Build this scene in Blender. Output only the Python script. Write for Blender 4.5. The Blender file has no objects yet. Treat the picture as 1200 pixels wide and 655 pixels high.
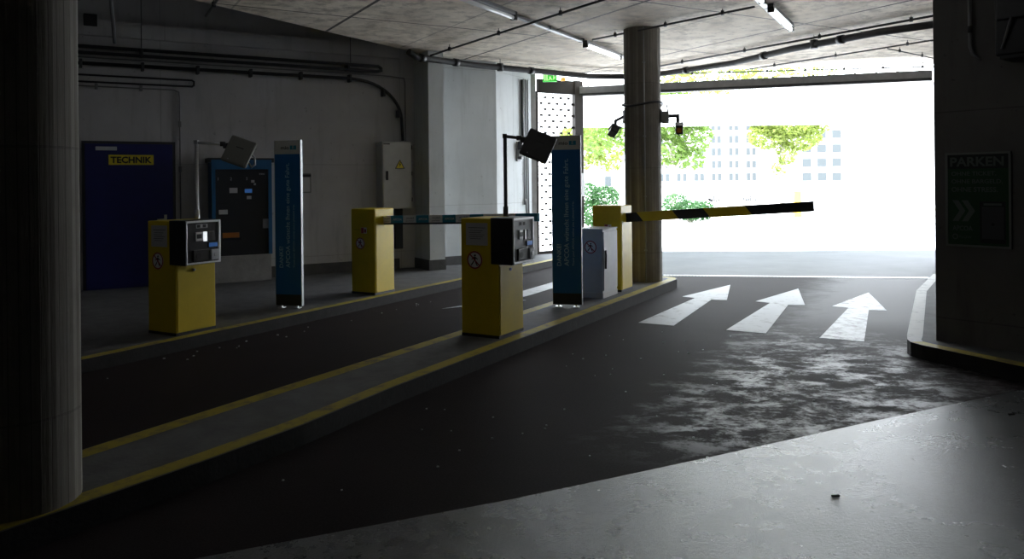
import bpy, bmesh, math, random
from mathutils import Vector, Matrix
R = math.radians
random.seed(7)
sc = bpy.context.scene
COL = sc.collection

# ------------------------------------------------------------------ camera, world, exposure
cam_data = bpy.data.cameras.new('camera')
cam = bpy.data.objects.new('camera', cam_data); COL.objects.link(cam)
cam_data.sensor_width = 36.0
cam_data.lens = 905.0 / 1200.0 * 36.0
cam_data.shift_y = -114.5 / 1200.0
cam_data.clip_end = 600
cam.location = (0, 0, 1.65)
cam.rotation_euler = (R(90), 0.0105, 0)
sc.camera = cam
sc.view_settings.view_transform = 'Standard'
sc.view_settings.look = 'None'
sc.view_settings.exposure = 0.0
sc.view_settings.gamma = 1.0
sc.view_settings.use_curve_mapping = False
sc.cycles.use_denoising = True
sc.cycles.max_bounces = 8
sc.cycles.diffuse_bounces = 5
sc.cycles.sample_clamp_indirect = 6.0

world = bpy.data.worlds.new('world'); sc.world = world
world.use_nodes = True
wn = world.node_tree.nodes; wl = world.node_tree.links
SKY = 11.0
bg = wn['Background']; bg.inputs[1].default_value = SKY
tc = wn.new('ShaderNodeTexCoord'); sx = wn.new('ShaderNodeSeparateXYZ'); rp = wn.new('ShaderNodeValToRGB')
rp.color_ramp.elements[0].color = (0.93, 0.97, 1.0, 1); rp.color_ramp.elements[1].color = (0.72, 0.86, 1.0, 1)
wl.new(tc.outputs['Generated'], sx.inputs[0]); wl.new(sx.outputs[2], rp.inputs[0]); wl.new(rp.outputs[0], bg.inputs[0])

sun_d = bpy.data.lights.new('sun', 'SUN'); sun_d.energy = 20.0; sun_d.angle = R(2); sun_d.color = (1, .96, .9)
sun = bpy.data.objects.new('sun', sun_d); COL.objects.link(sun)
sun.rotation_euler = (R(38), 0, R(-55))

# ------------------------------------------------------------------ frames
DA = R(29.3); SD, CD = math.sin(DA), math.cos(DA)
def L(s, t, z=0.0): return Vector((s*SD + t*CD, s*CD - t*SD, z))          # lane frame: s along the lane, t to the right of it
def W(w, off, z=0.0): return Vector((w*.866 + (-13+off)*.5, w*.5 + (13-off)*.866, z))   # back wall frame
P0 = Vector((3.94, 7.20)); Q = Vector((.62, -.785))

# ------------------------------------------------------------------ materials
MATS = {}
def mat(name, col, rough=.6, metal=0.0, var=0.0, vscale=6.0, bump=0.0, bscale=40.0, emit=None, estr=0.0, spec=.5, stretch=(1, 1, 1)):
    if name in MATS: return MATS[name]
    m = bpy.data.materials.new(name); m.use_nodes = True
    n = m.node_tree.nodes; l = m.node_tree.links; b = n['Principled BSDF']
    b.inputs['Base Color'].default_value = (*col, 1); b.inputs['Roughness'].default_value = rough
    b.inputs['Metallic'].default_value = metal; b.inputs['Specular IOR Level'].default_value = spec
    if var or bump:
        t = n.new('ShaderNodeTexCoord'); mp = n.new('ShaderNodeMapping'); mp.inputs['Scale'].default_value = stretch
        l.new(t.outputs['Object'], mp.inputs[0])
    if var:
        no = n.new('ShaderNodeTexNoise'); no.inputs['Scale'].default_value = vscale; no.inputs['Detail'].default_value = 6
        no.inputs['Roughness'].default_value = .65
        l.new(mp.outputs[0], no.inputs['Vector'])
        r = n.new('ShaderNodeValToRGB'); r.color_ramp.elements[0].position = .3; r.color_ramp.elements[1].position = .72
        r.color_ramp.elements[0].color = (*[c*(1-var) for c in col], 1); r.color_ramp.elements[1].color = (*[min(1, c*(1+var*.6)) for c in col], 1)
        l.new(no.outputs[0], r.inputs[0]); l.new(r.outputs[0], b.inputs['Base Color'])
    if bump:
        nb = n.new('ShaderNodeTexNoise'); nb.inputs['Scale'].default_value = bscale; nb.inputs['Detail'].default_value = 5
        l.new(mp.outputs[0], nb.inputs['Vector'])
        bm_ = n.new('ShaderNodeBump'); bm_.inputs['Strength'].default_value = bump; bm_.inputs['Distance'].default_value = .01
        l.new(nb.outputs[0], bm_.inputs['Height']); l.new(bm_.outputs[0], b.inputs['Normal'])
    if emit:
        b.inputs['Emission Color'].default_value = (*emit, 1); b.inputs['Emission Strength'].default_value = estr
    MATS[name] = m
    return m

class NT:
    """small helper around a node tree"""
    def __init__(s, name):
        s.m = bpy.data.materials.new(name); s.m.use_nodes = True
        s.n = s.m.node_tree.nodes; s.l = s.m.node_tree.links; s.b = s.n['Principled BSDF']; MATS[name] = s.m
        s.tc = s.n.new('ShaderNodeTexCoord').outputs['Object']
    def mapping(s, rot=(0, 0, 0), scale=(1, 1, 1), loc=(0, 0, 0)):
        m = s.n.new('ShaderNodeMapping'); m.inputs['Rotation'].default_value = rot; m.inputs['Scale'].default_value = scale
        m.inputs['Location'].default_value = loc
        s.l.new(s.tc, m.inputs[0]); return m.outputs[0]
    def noise(s, vec, scale, detail=6, rough=.6, dist=0.0):
        o = s.n.new('ShaderNodeTexNoise'); o.inputs['Scale'].default_value = scale; o.inputs['Detail'].default_value = detail
        o.inputs['Roughness'].default_value = rough; o.inputs['Distortion'].default_value = dist
        s.l.new(vec, o.inputs['Vector']); return o.outputs[0]
    def ramp(s, fac, stops):
        r = s.n.new('ShaderNodeValToRGB'); e = r.color_ramp.elements
        while len(e) < len(stops): e.new(.5)
        for el, (p, c) in zip(e, stops):
            el.position = p; el.color = (c, c, c, 1) if not hasattr(c, '__len__') else (*c, 1)
        s.l.new(fac, r.inputs[0]); return r.outputs[0]
    def math(s, op, a, b=None):
        o = s.n.new('ShaderNodeMath'); o.operation = op
        for i, v in enumerate((a, b)):
            if v is None: continue
            if isinstance(v, (int, float)): o.inputs[i].default_value = v
            else: s.l.new(v, o.inputs[i])
        return o.outputs[0]
    def mix(s, fac, a, b, mode='MIX'):
        o = s.n.new('ShaderNodeMix'); o.data_type = 'RGBA'; o.blend_type = mode
        for i, v in ((0, fac), (6, a), (7, b)):
            if isinstance(v, (int, float)): o.inputs[i].default_value = v
            elif isinstance(v, tuple): o.inputs[i].default_value = (*v, 1)
            else: s.l.new(v, o.inputs[i])
        return o.outputs[2]
    def sep(s, vec):
        o = s.n.new('ShaderNodeSeparateXYZ'); s.l.new(vec, o.inputs[0]); return o.outputs
    def out(s, name, v):
        if isinstance(v, (int, float)): s.b.inputs[name].default_value = v
        else: s.l.new(v, s.b.inputs[name])
    def bump(s, h, strength, dist=.01):
        o = s.n.new('ShaderNodeBump'); o.inputs['Strength'].default_value = strength; o.inputs['Distance'].default_value = dist
        s.l.new(h, o.inputs['Height']); s.l.new(o.outputs[0], s.b.inputs['Normal'])

def seam(nt, coord, period, width, offset=0.0):
    """1 on a thin seam line every `period`, else 0"""
    a = nt.math('ADD', coord, offset + 1000*period)
    f = nt.math('FRACT', nt.math('DIVIDE', a, period))
    return nt.math('LESS_THAN', nt.math('ABSOLUTE', nt.math('SUBTRACT', f, .5)), width/period/2)

def mk_asphalt():
    t = NT('asphalt'); v = t.mapping(rot=(0, 0, R(29.3)))           # x across the lanes, y along them
    n1 = t.noise(v, .55, 8, .6, .6); fine = t.noise(v, 90, 3)
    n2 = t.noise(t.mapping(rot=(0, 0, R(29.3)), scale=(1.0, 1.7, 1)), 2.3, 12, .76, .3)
    c = t.mix(t.ramp(n1, [(.3, 0), (.75, 1)]), (.013, .0088, .009), (.028, .020, .0205))
    c = t.mix(t.ramp(fine, [(.35, 0), (.8, 1)]), c, (.034, .028, .028))
    # right half of the exit lane: tyre polish near, haze painted paler further out
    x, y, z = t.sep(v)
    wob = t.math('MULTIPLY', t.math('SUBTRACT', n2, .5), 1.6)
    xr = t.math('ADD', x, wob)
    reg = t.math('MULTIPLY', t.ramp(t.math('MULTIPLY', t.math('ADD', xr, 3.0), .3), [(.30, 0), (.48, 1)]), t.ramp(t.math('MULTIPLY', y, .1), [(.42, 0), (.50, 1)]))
    far = t.ramp(t.math('MULTIPLY', y, .1), [(.75, 0), (1.05, 1)])  # smooth paler tone standing in for haze towards the exit
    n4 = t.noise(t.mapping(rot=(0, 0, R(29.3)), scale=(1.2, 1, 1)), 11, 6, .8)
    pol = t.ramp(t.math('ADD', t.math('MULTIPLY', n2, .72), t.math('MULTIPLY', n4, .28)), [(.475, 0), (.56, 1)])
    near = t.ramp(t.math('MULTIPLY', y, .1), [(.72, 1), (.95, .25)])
    pol_haze = t.math('MULTIPLY', reg, t.math('MAXIMUM', t.math('MULTIPLY', pol, near), t.math('MULTIPLY', far, .4)))
    c = t.mix(t.math('MULTIPLY', pol_haze, .75), c, (.085, .08, .085))
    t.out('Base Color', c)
    t.out('Roughness', t.mix(pol_haze, (.72, .72, .72), (.42, .42, .42)))
    t.out('Specular IOR Level', t.math('ADD', .06, t.math('MULTIPLY', pol_haze, .26)))
    t.bump(t.math('ADD', t.math('MULTIPLY', fine, .6), t.math('MULTIPLY', n2, .4)), .4, .008)
    return t.m
def mk_coated():
    t = NT('coated_concrete'); v = t.mapping()
    n1 = t.noise(v, .9, 6, .6, .4); n2 = t.noise(v, 3.5, 8, .7); fine = t.noise(v, 55, 5, .8)
    c = t.mix(t.ramp(n1, [(.3, 0), (.75, 1)]), (.085, .09, .098), (.135, .14, .15))
    c = t.mix(t.ramp(n2, [(.50, 0), (.74, .35)]), c, (.09, .09, .095))
    c = t.mix(t.ramp(fine, [(.35, .5), (.65, 0)]), c, (.05, .052, .056))
    t.out('Base Color', c); t.out('Specular IOR Level', .72)
    t.out('Roughness', t.ramp(t.math('ADD', t.math('MULTIPLY', n1, .6), t.math('MULTIPLY', n2, .4)), [(.35, .22), (.65, .32)]))
    t.bump(fine, .7, .006)
    return t.m
def mk_ceiling():
    t = NT('board_ceiling'); v = t.mapping(rot=(0, 0, R(-30)))       # x along the back wall, y away from it
    x, y, z = t.sep(v)
    n1 = t.noise(v, 1.1, 9, .72, .5); n2 = t.noise(v, 5, 8, .7); st = t.noise(t.mapping(rot=(0, 0, R(-30)), scale=(1, 6, 1)), 3, 5)
    c = t.mix(t.ramp(n1, [(.38, 0), (.62, 1)]), (.58, .49, .385), (.92, .83, .70))
    c = t.mix(t.ramp(n2, [(.48, 0), (.62, .8)]), c, (.34, .28, .215))
    c = t.mix(t.math('MULTIPLY', t.ramp(st, [(.3, 0), (.8, 1)]), .35), c, (.52, .49, .44))
    s = t.math('MAXIMUM', t.math('MAXIMUM', seam(t, x, 3.05, .05, -1.895), seam(t, y, 2.6, .035, -9.05)), t.math('MULTIPLY', seam(t, x, 3.05, .03, -.37), .45))
    c = t.mix(s, c, (.07, .06, .05))
    t.out('Base Color', c); t.out('Roughness', .8)
    h = t.math('SUBTRACT', t.math('MULTIPLY', n2, .4), t.math('MULTIPLY', s, 1.0))
    t.bump(h, .6, .01)
    return t.m
def mk_wall(name, rot, c0, c1, dark, px, pz, ox=0.0, oz=0.0, sw=.012):
    t = NT(name); v = t.mapping(rot=(0, 0, rot))
    x, y, z = t.sep(v)
    n1 = t.noise(v, .9, 7, .62, .3); n2 = t.noise(v, 9, 6, .7)
    n3 = t.noise(t.mapping(rot=(0, 0, rot), scale=(4, 4, .5)), 1.6, 6, .6)
    c = t.mix(t.ramp(n1, [(.3, 0), (.72, 1)]), c0, c1)
    c = t.mix(t.ramp(n3, [(.52, 0), (.74, .45)]), c, dark)
    spots = t.noise(v, 14, 2, .5)
    c = t.mix(t.ramp(spots, [(.70, 0), (.74, .6)]), c, dark)
    s = t.math('MAXIMUM', seam(t, x, px, sw, ox), seam(t, z, pz, sw, oz))
    c = t.mix(t.math('MULTIPLY', s, .55), c, dark)
    t.out('Base Color', c); t.out('Roughness', .82)
    t.bump(t.math('SUBTRACT', t.math('MULTIPLY', n2, .35), s), .5, .008)
    return t.m
def mk_column():
    t = NT('board_marked_concrete'); v = t.mapping()
    x, y, z = t.sep(v)
    ang = t.math('ARCTAN2', y, x)
    k = t.math('MULTIPLY', ang, 6.2)
    fl = t.math('FLOOR', k)
    wn_ = t.n.new('ShaderNodeTexWhiteNoise'); wn_.noise_dimensions = '1D'; t.l.new(fl, wn_.inputs['W'])
    grain = t.noise(t.mapping(scale=(1, 1, .06)), 45, 5, .7)
    n1 = t.noise(v, 2.2, 7, .65)
    c = t.mix(wn_.outputs[0], (.16, .146, .122), (.27, .25, .215))
    c = t.mix(t.math('MULTIPLY', t.ramp(grain, [(.35, 0), (.75, 1)]), .6), c, (.12, .105, .085))
    c = t.mix(t.ramp(n1, [(.45, 0), (.75, .6)]), c, (.10, .09, .075))
    edge = t.math('LESS_THAN', t.math('FRACT', k), .10)
    ring = seam(t, z, 1.27, .012, .2)
    e = t.math('MAXIMUM', edge, t.math('MULTIPLY', ring, .6))
    c = t.mix(t.math('MULTIPLY', e, .6), c, (.05, .045, .04))
    t.out('Base Color', c); t.out('Roughness', .85)
    t.bump(t.math('SUBTRACT', t.math('MULTIPLY', grain, .4), e), .7, .01)
    return t.m
def mk_worn(name, col, under, lo=.52, hi=.66, rough=.6):
    t = NT(name); v = t.mapping()
    n1 = t.noise(v, 7, 8, .72); n2 = t.noise(v, 1.2, 4, .6)
    f = t.ramp(t.math('ADD', t.math('MULTIPLY', n1, .75), t.math('MULTIPLY', n2, .25)), [(lo, 0), (hi, 1)])
    t.out('Base Color', t.mix(f, col, under)); t.out('Roughness', rough)
    t.bump(n1, .3, .004)
    return t.m

M = {
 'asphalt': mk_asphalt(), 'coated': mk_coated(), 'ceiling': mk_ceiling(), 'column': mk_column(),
 'wall': mk_wall('painted_wall', R(-30), (.44, .43, .435), (.56, .55, .56), (.29, .285, .285), 3.4, 1.55, .6, .35),
 'pier': mk_wall('smooth_concrete', R(-30), (.50, .53, .54), (.62, .65, .66), (.36, .38, .38), 3.1, 2.55, .0, .05),
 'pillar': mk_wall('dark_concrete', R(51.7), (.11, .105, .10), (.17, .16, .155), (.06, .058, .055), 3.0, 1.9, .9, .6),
 'darkwall': mk_wall('back_wall_concrete', 0, (.07, .07, .07), (.10, .10, .10), (.05, .05, .05), 3.0, 1.9),
 'plinth': mat('baseboard_grey', (.09, .09, .092), .7, var=.3),
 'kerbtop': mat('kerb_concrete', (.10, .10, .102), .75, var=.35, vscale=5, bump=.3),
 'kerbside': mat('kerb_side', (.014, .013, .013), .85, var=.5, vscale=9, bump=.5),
 'yline': mk_worn('yellow_kerb_paint', (.36, .28, .012), (.12, .10, .05), .49, .63),
 'pale_line': mk_worn('pale_kerb_paint', (.42, .42, .40), (.16, .16, .16), .52, .68),
 'wpaint': mk_worn('white_road_paint', (.50, .52, .54), (.13, .125, .125), .54, .68, .6),
 'wpaint_worn': mk_worn('worn_white_road_paint', (.42, .44, .46), (.07, .065, .068), .47, .60, .5),
 'yellow': mat('yellow_powder_coat', (.64, .47, .010), .42, var=.12, vscale=3),
 'black': mat('black_metal', (.012, .012, .014), .45),
 'blackp': mat('black_plastic', (.02, .02, .022), .35),
 'steel': mat('brushed_steel', (.55, .56, .57), .32, .9, var=.15, vscale=20, stretch=(1, 1, 8)),
 'alu': mat('pale_aluminium', (.75, .76, .78), .35, .6),
 'blue': mat('totem_blue', (.003, .115, .37), .5),
 'navy': mat('navy_door_paint', (.008, .012, .12), .5, var=.15),
 'payblue': mat('blue_frame', (.01, .10, .24), .45),
 'greyw': mat('light_grey_panel', (.52, .54, .56), .5, var=.08),
 'cab': mat('grey_sheet_metal', (.52, .52, .51), .5, var=.1),
 'plate_grey': mat('plate_grey', (.20, .20, .18), .6),
 'gate': mat('gate_brown', (.03, .024, .02), .6, spec=.2),
 'dim': mat('dim_grey', (.05, .052, .055), .5),
 'ramp': mat('ramp_concrete', (.032, .034, .038), .6, var=.45, vscale=1.2, bump=.2, spec=.16),
 'white': mat('white_label', (.75, .75, .75), .6),
 'white2': mat('off_white_paper', (.45, .45, .47), .7),
 'red': mat('sign_red', (.30, .02, .03), .5),
 'ink': mat('black_ink', (.01, .01, .01), .6),
 'pipe': mat('dark_pipe', (.035, .035, .037), .55, var=.3, vscale=12),
 'pipeg': mat('grey_pipe', (.22, .22, .225), .5, var=.2),
 'pipel': mat('zinc_conduit', (.30, .31, .32), .45, .4),
 'signy': mat('sign_yellow', (.75, .62, .03), .5),
 'text_blue': mat('pale_blue_lettering', (.38, .62, .80), .6),
 'teal': mat('barrier_teal', (.01, .20, .33), .5),
 'tube': mat('fluorescent_tube', (.9, .9, .9), .4, emit=(.93, .97, 1.0), estr=7.0),
 'tubeoff': mat('fluorescent_tube_dim', (.5, .5, .5), .4, emit=(.93, .97, 1.0), estr=.12),
 'green_e': mat('exit_green', (.02, .35, .05), .5, emit=(.05, .6, .05), estr=.8),
 'white_e': mat('exit_white', (.8, .9, .8), .5, emit=(.5, 1, .3), estr=.9),
 'amber_e': mat('amber_bulb', (.8, .5, .1), .5, emit=(1.0, .55, .1), estr=.7),
 'posterg': mat('poster_green', (.014, .055, .02), .7),
 'posterf': mat('poster_frame', (.20, .21, .20), .45, .3),
 'postert': mat('poster_pale_text', (.10, .125, .11), .7),
 'posterd': mat('poster_dark', (.015, .02, .018), .7),
 'screen': mat('display_blue', (.03, .12, .4), .3, emit=(.08, .25, .7), estr=.18),
 'lit': mat('lit_slot', (.8, .8, .8), .3, emit=(.9, .95, 1), estr=.9),
 'orange': mat('orange_lens', (.35, .12, .02), .4),
 'conc': mat('plinth_concrete', (.30, .29, .28), .8, var=.25, vscale=4, bump=.3),
 'gstreet': mat('street_surface', (.68, .68, .69), .8, var=.08, vscale=.5),
 'gravel': mat('pebble', (.35, .35, .34), .7),
 'litter': mat('dark_litter', (.02, .018, .015), .8),
 'bwhite': mat('white_render', (.42, .425, .435), .8),
 'glass_d': mat('window_glass', (.042, .05, .054), .3, spec=.25),
 'bark': mat('bark', (.42, .38, .32), .9, var=.3, bump=.5),
 'carw': mat('pale_car_paint', (.75, .78, .82), .25), 'carglass': mat('car_glass', (.18, .25, .36), .1),
 'tyre': mat('tyre_rubber', (.03, .03, .03), .8),
 'postyel': mat('post_yellow', (.75, .48, .03), .5),
}
def mk_leaf(name, col):
    m = mat(name, col, .6, var=.35, vscale=2.5)
    n = m.node_tree.nodes; l = m.node_tree.links; b = n['Principled BSDF']
    tr = n.new('ShaderNodeBsdfTranslucent'); tr.inputs[0].default_value = (col[0]*1.2, min(1, col[1]*1.25), col[2], 1)
    mx = n.new('ShaderNodeMixShader'); mx.inputs[0].default_value = .45
    l.new(b.outputs[0], mx.inputs[1]); l.new(tr.outputs[0], mx.inputs[2]); l.new(mx.outputs[0], n['Material Output'].inputs[0])
    return m
M['leaf1'] = mk_leaf('leaf_green', (.115, .19, .035)); M['leaf2'] = mk_leaf('leaf_yellow_green', (.19, .24, .05)); M['leaf3'] = mk_leaf('leaf_deep_green', (.04, .11, .035))

# ------------------------------------------------------------------ mesh builder
class MB:
    def __init__(self, *mats):
        self.bm = bmesh.new(); self.mats = [M[m] if isinstance(m, str) else m for m in mats]
    def _tag(self, faces, mi, smooth=False):
        for f in faces: f.material_index = mi; f.smooth = smooth
    def box(self, lo, hi, mi=0, bevel=0.0, mtx=None, seg=2):
        lo, hi = Vector(lo), Vector(hi); c = (lo+hi)/2; s = hi-lo
        t = bmesh.new(); bmesh.ops.create_cube(t, size=1)
        for v in t.verts: v.co = Vector((v.co.x*s.x, v.co.y*s.y, v.co.z*s.z)) + c
        if bevel: bmesh.ops.bevel(t, geom=t.edges[:], offset=bevel, segments=seg, affect='EDGES', profile=.5)
        if mtx: bmesh.ops.transform(t, matrix=mtx, verts=t.verts)
        self._merge(t, mi); return self
    def _merge(self, t, mi, smooth=False):
        mp = {v: self.bm.verts.new(v.co) for v in t.verts}
        for f in t.faces:
            try: nf = self.bm.faces.new([mp[v] for v in f.verts])
            except ValueError: continue
            nf.material_index = mi; nf.smooth = smooth
        t.free()
    def prism(self, poly, z0, z1, mi=0, top=None, side=None):
        top = mi if top is None else top; side = mi if side is None else side
        b = [self.bm.verts.new((p[0], p[1], z0)) for p in poly]; t = [self.bm.verts.new((p[0], p[1], z1)) for p in poly]
        area = sum(poly[i][0]*poly[(i+1) % len(poly)][1]-poly[(i+1) % len(poly)][0]*poly[i][1] for i in range(len(poly)))
        if area < 0: b.reverse(); t.reverse()
        f = self.bm.faces.new(t); f.material_index = top
        f = self.bm.faces.new(b[::-1]); f.material_index = side
        n = len(poly)
        for i in range(n):
            j = (i+1) % n
            f = self.bm.faces.new((b[i], b[j], t[j], t[i])); f.material_index = side
        return self
    def prism_xz(self, poly, y0, y1, mi=0):
        """polygon in x,z extruded from y0 (front) to y1"""
        n = len(poly)
        a = [self.bm.verts.new((p[0], y0, p[1])) for p in poly]; b = [self.bm.verts.new((p[0], y1, p[1])) for p in poly]
        fs = [self.bm.faces.new(a), self.bm.faces.new(b[::-1])]
        for i in range(n):
            j = (i+1) % n; fs.append(self.bm.faces.new((a[i], b[i], b[j], a[j])))
        bmesh.ops.recalc_face_normals(self.bm, faces=fs); self._tag(fs, mi); return self
    def tube(self, pts, r, mi=0, seg=10, cap=True):
        pts = [Vector(p) for p in pts]; rings = []; n = len(pts)
        up = None
        for i, p in enumerate(pts):
            d = ((pts[i]-pts[i-1]).normalized() if i else Vector()) + ((pts[i+1]-pts[i]).normalized() if i < n-1 else Vector())
            d.normalize()
            if up is None: up = Vector((0, 0, 1)) if abs(d.z) < .9 else Vector((1, 0, 0))
            a = d.cross(up)
            if a.length < 1e-4: a = d.orthogonal()
            a.normalize(); b = d.cross(a).normalized(); up = b.cross(d) if False else -b
            rr = r[i] if hasattr(r, '__len__') else r
            k = 1.0
            if 0 < i < n-1:
                cs = (pts[i]-pts[i-1]).normalized().dot((pts[i+1]-pts[i]).normalized()); k = min(1.4, 1/math.sqrt(max(.3, (1+cs)/2)))
            rings.append([self.bm.verts.new(p + (a*math.cos(2*math.pi*j/seg) + b*math.sin(2*math.pi*j/seg))*rr*k) for j in range(seg)])
        fs = []
        for i in range(n-1):
            for j in range(seg):
                k = (j+1) % seg; fs.append(self.bm.faces.new((rings[i][j], rings[i][k], rings[i+1][k], rings[i+1][j])))
        self._tag(fs, mi, True)
        if cap:
            c = [self.bm.faces.new(rings[0]), self.bm.faces.new(rings[-1])]; self._tag(c, mi); fs += c
        bmesh.ops.recalc_face_normals(self.bm, faces=fs)
        return self
    def cyl(self, c, r, h, mi=0, seg=24, axis='Z', r2=None):
        c = Vector(c); d = {'X': Vector((1, 0, 0)), 'Y': Vector((0, 1, 0)), 'Z': Vector((0, 0, 1))}[axis]
        return self.tube([c, c+d*h], [r, r if r2 is None else r2], mi, seg)
    def quad(self, a, b, c, d, mi=0):
        f = self.bm.faces.new([self.bm.verts.new(p) for p in (a, b, c, d)]); f.material_index = mi; return self
    def build(self, name, parent=None, loc=None, rz=None, matrix=None):
        me = bpy.data.meshes.new(name); self.bm.to_mesh(me); self.bm.free()
        for m in self.mats: me.materials.append(m)
        o = bpy.data.objects.new(name, me); COL.objects.link(o)
        if parent: o.parent = parent
        if loc is not None: o.location = loc
        if rz is not None: o.rotation_euler = (0, 0, rz)
        if matrix is not None: o.matrix_local = matrix
        return o

def tag(o, label=None, cat=None, group=None, kind=None):
    if label: o['label'] = label
    if cat: o['category'] = cat
    if group: o['group'] = group
    if kind: o['kind'] = kind
    return o
def struct(mb, name, loc=None, rz=None): return tag(mb.build(name, None, loc, rz), kind='structure')
def empty(name, loc, rz, label, cat, group=None):
    o = bpy.data.objects.new(name, None); COL.objects.link(o); o.empty_display_size = .1
    o.location = loc; o.rotation_euler = (0, 0, rz); return tag(o, label, cat, group)
FRONT = Matrix(((1, 0, 0), (0, 0, -1), (0, 1, 0)))      # text faces -Y, reads +X
FRONTV = Matrix(((0, -1, 0), (0, 0, -1), (1, 0, 0)))    # text faces -Y, reads upwards
RIGHT = Matrix(((0, 0, 1), (1, 0, 0), (0, 1, 0)))       # text faces +X, reads +Y
def text(name, body, m, parent, origin, width=None, height=None, rot=FRONT, align='LEFT', bold=0.0):
    cu = bpy.data.curves.new('t', 'FONT'); cu.body = body; cu.size = 1; cu.extrude = 0; cu.offset = bold; cu.resolution_u = 3
    to = bpy.data.objects.new('t', cu); COL.objects.link(to)
    bpy.context.view_layer.update()
    me = bpy.data.meshes.new_from_object(to.evaluated_get(bpy.context.evaluated_depsgraph_get()))
    bpy.data.objects.remove(to); bpy.data.curves.remove(cu)
    xs = [v.co.x for v in me.vertices]; ys = [v.co.y for v in me.vertices]
    x0, x1, y0, y1 = min(xs), max(xs), min(ys), max(ys)
    sx_ = width/(x1-x0) if width else None; sy_ = height/(y1-y0) if height else None
    sx_ = sx_ or sy_; sy_ = sy_ or sx_
    off = x0 if align == 'LEFT' else (x0+x1)/2
    for v in me.vertices: v.co = rot @ Vector(((v.co.x-off)*sx_, (v.co.y-y0)*sy_, 0))
    me.name = name; me.materials.clear(); me.materials.append(M[m])
    for p in me.polygons: p.material_index = 0
    o = bpy.data.objects.new(name, me); COL.objects.link(o); o.parent = parent; o.location = origin
    return o
def ring_poly(mb, c, r0, r1, y, mi, seg=32):
    for i in range(seg):
        a, b = 2*math.pi*i/seg, 2*math.pi*(i+1)/seg
        mb.quad((c[0]+r1*math.cos(a), y, c[1]+r1*math.sin(a)), (c[0]+r1*math.cos(b), y, c[1]+r1*math.sin(b)),
                (c[0]+r0*math.cos(b), y, c[1]+r0*math.sin(b)), (c[0]+r0*math.cos(a), y, c[1]+r0*math.sin(a)), mi)
def no_walking(parent, x, y, z, r, name='prohibition_sticker'):
    mb = MB('white', 'red', 'ink')
    mb.cyl((0, 0, 0), r, .0015, 0, 32, 'Y'); 
    for v in mb.bm.verts: v.co.y -= .0015
    k = r/.08
    def P(pts, yy, mi): 
        mb.prism_xz([(a*k, b*k) for a, b in pts], yy-.0006, yy, mi)
    P([(-.008, .038), (.0, .050), (.010, .050), (.014, .040), (.006, .032), (-.004, .032)], -.0022, 2)   # head
    P([(-.012, .028), (.010, .028), (.010, -.004), (-.008, -.004)], -.0022, 2)                              # trunk
    P([(-.012, .028), (-.036, .006), (-.031, .000), (-.008, .018)], -.0022, 2)                              # arm
    P([(.008, .028), (.034, .010), (.030, .003), (.008, .016)], -.0022, 2)
    P([(-.008, -.002), (.002, -.002), (-.018, -.032), (-.034, -.052), (-.042, -.047), (-.024, -.022)], -.0022, 2)
    P([(.0, -.002), (.010, -.002), (.018, -.026), (.032, -.050), (.023, -.054), (.008, -.028)], -.0022, 2)
    ring_poly(mb, (0, 0), r*.84, r, -.0034, 1)
    mb.prism_xz([(-.060*k, .052*k), (-.052*k, .060*k), (.060*k, -.052*k), (.052*k, -.060*k)], -.0034, -.0029, 1)
    return mb.build(name, parent, (x, y, z))

# ================================================================== STRUCTURE
def xy(v): return (v.x, v.y)
RZL = -DA                # yaw of things aligned with the lanes
RZW = R(30)              # yaw of things aligned with the back wall
# driving floor
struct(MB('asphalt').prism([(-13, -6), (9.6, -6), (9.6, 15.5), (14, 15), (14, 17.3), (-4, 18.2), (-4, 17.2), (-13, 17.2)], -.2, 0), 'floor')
# pale coated floor in the foreground (edge runs parallel to the back wall)
def wl_pt(w, c): return (w*.866+c*.5, w*.5-c*.866)
struct(MB('coated').prism([(-6, 1.35), (-3.5, 2.47), (-1.39, 3.41), (-.02, 4.0), (1.2, 4.6), (2.4, 5.21), (3.94, 5.97), (5.2, 6.59), (9.5, 4.0), (9.5, -5.9), (-6.6, -5.9)], -.1, .006), 'floor_coated')
# ceiling slab
ceil_poly = [(-11.0, -3.0), (-1.45, 14.03), (-.42, 15.1), (.28, 16.55), (1.84, 16.45), (9.6, 15.5), (9.6, -6), (-11, -6)]
struct(MB('ceiling').prism(ceil_poly, 3.95, 4.95), 'ceiling')
struct(MB('darkwall').prism([(-13.2, -6.2), (-10.9, -6.2), (-1.3, 14.4), (-1.0, 16), (-13.2, 16)], 4.96, 5.1), 'ceiling_recess')
# back wall, with a beam along its head
mb = MB('wall'); mb.box((-8.2, 0, 0), (7.15, .3, 5.0))
struct(mb, 'wall_back', W(0, 0), RZW)
struct(MB('wall').box((-8.2, -.10, 3.87), (5.16, 0.0, 4.1)), 'trim_1', W(0, 0), RZW)
struct(MB('plinth').box((1.44, -.012, .12), (5.16, 0.0, .30)), 'baseboard_back', W(0, 0), RZW)
# concrete pier standing proud of the back wall
pa, pb, pc, pd = Vector((-1.76, 13.99)), Vector((-1.44, 13.44)), Vector((-1.19, 13.585)), Vector((-1.51, 14.14))
struct(MB('pier').prism([pa, pb, pc, pd], .1, 4.4), 'wall_pier')
def grow(p, c, k): return c+(p-c)*k
cc = (pa+pb+pc+pd)/4
struct(MB('plinth').prism([pa+Vector((-.02, 0)), pb+Vector((-.014, -.014)), pc+Vector((.016, -.008)), pd+Vector((.016, .01))], .12, .30), 'baseboard_pier')
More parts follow.
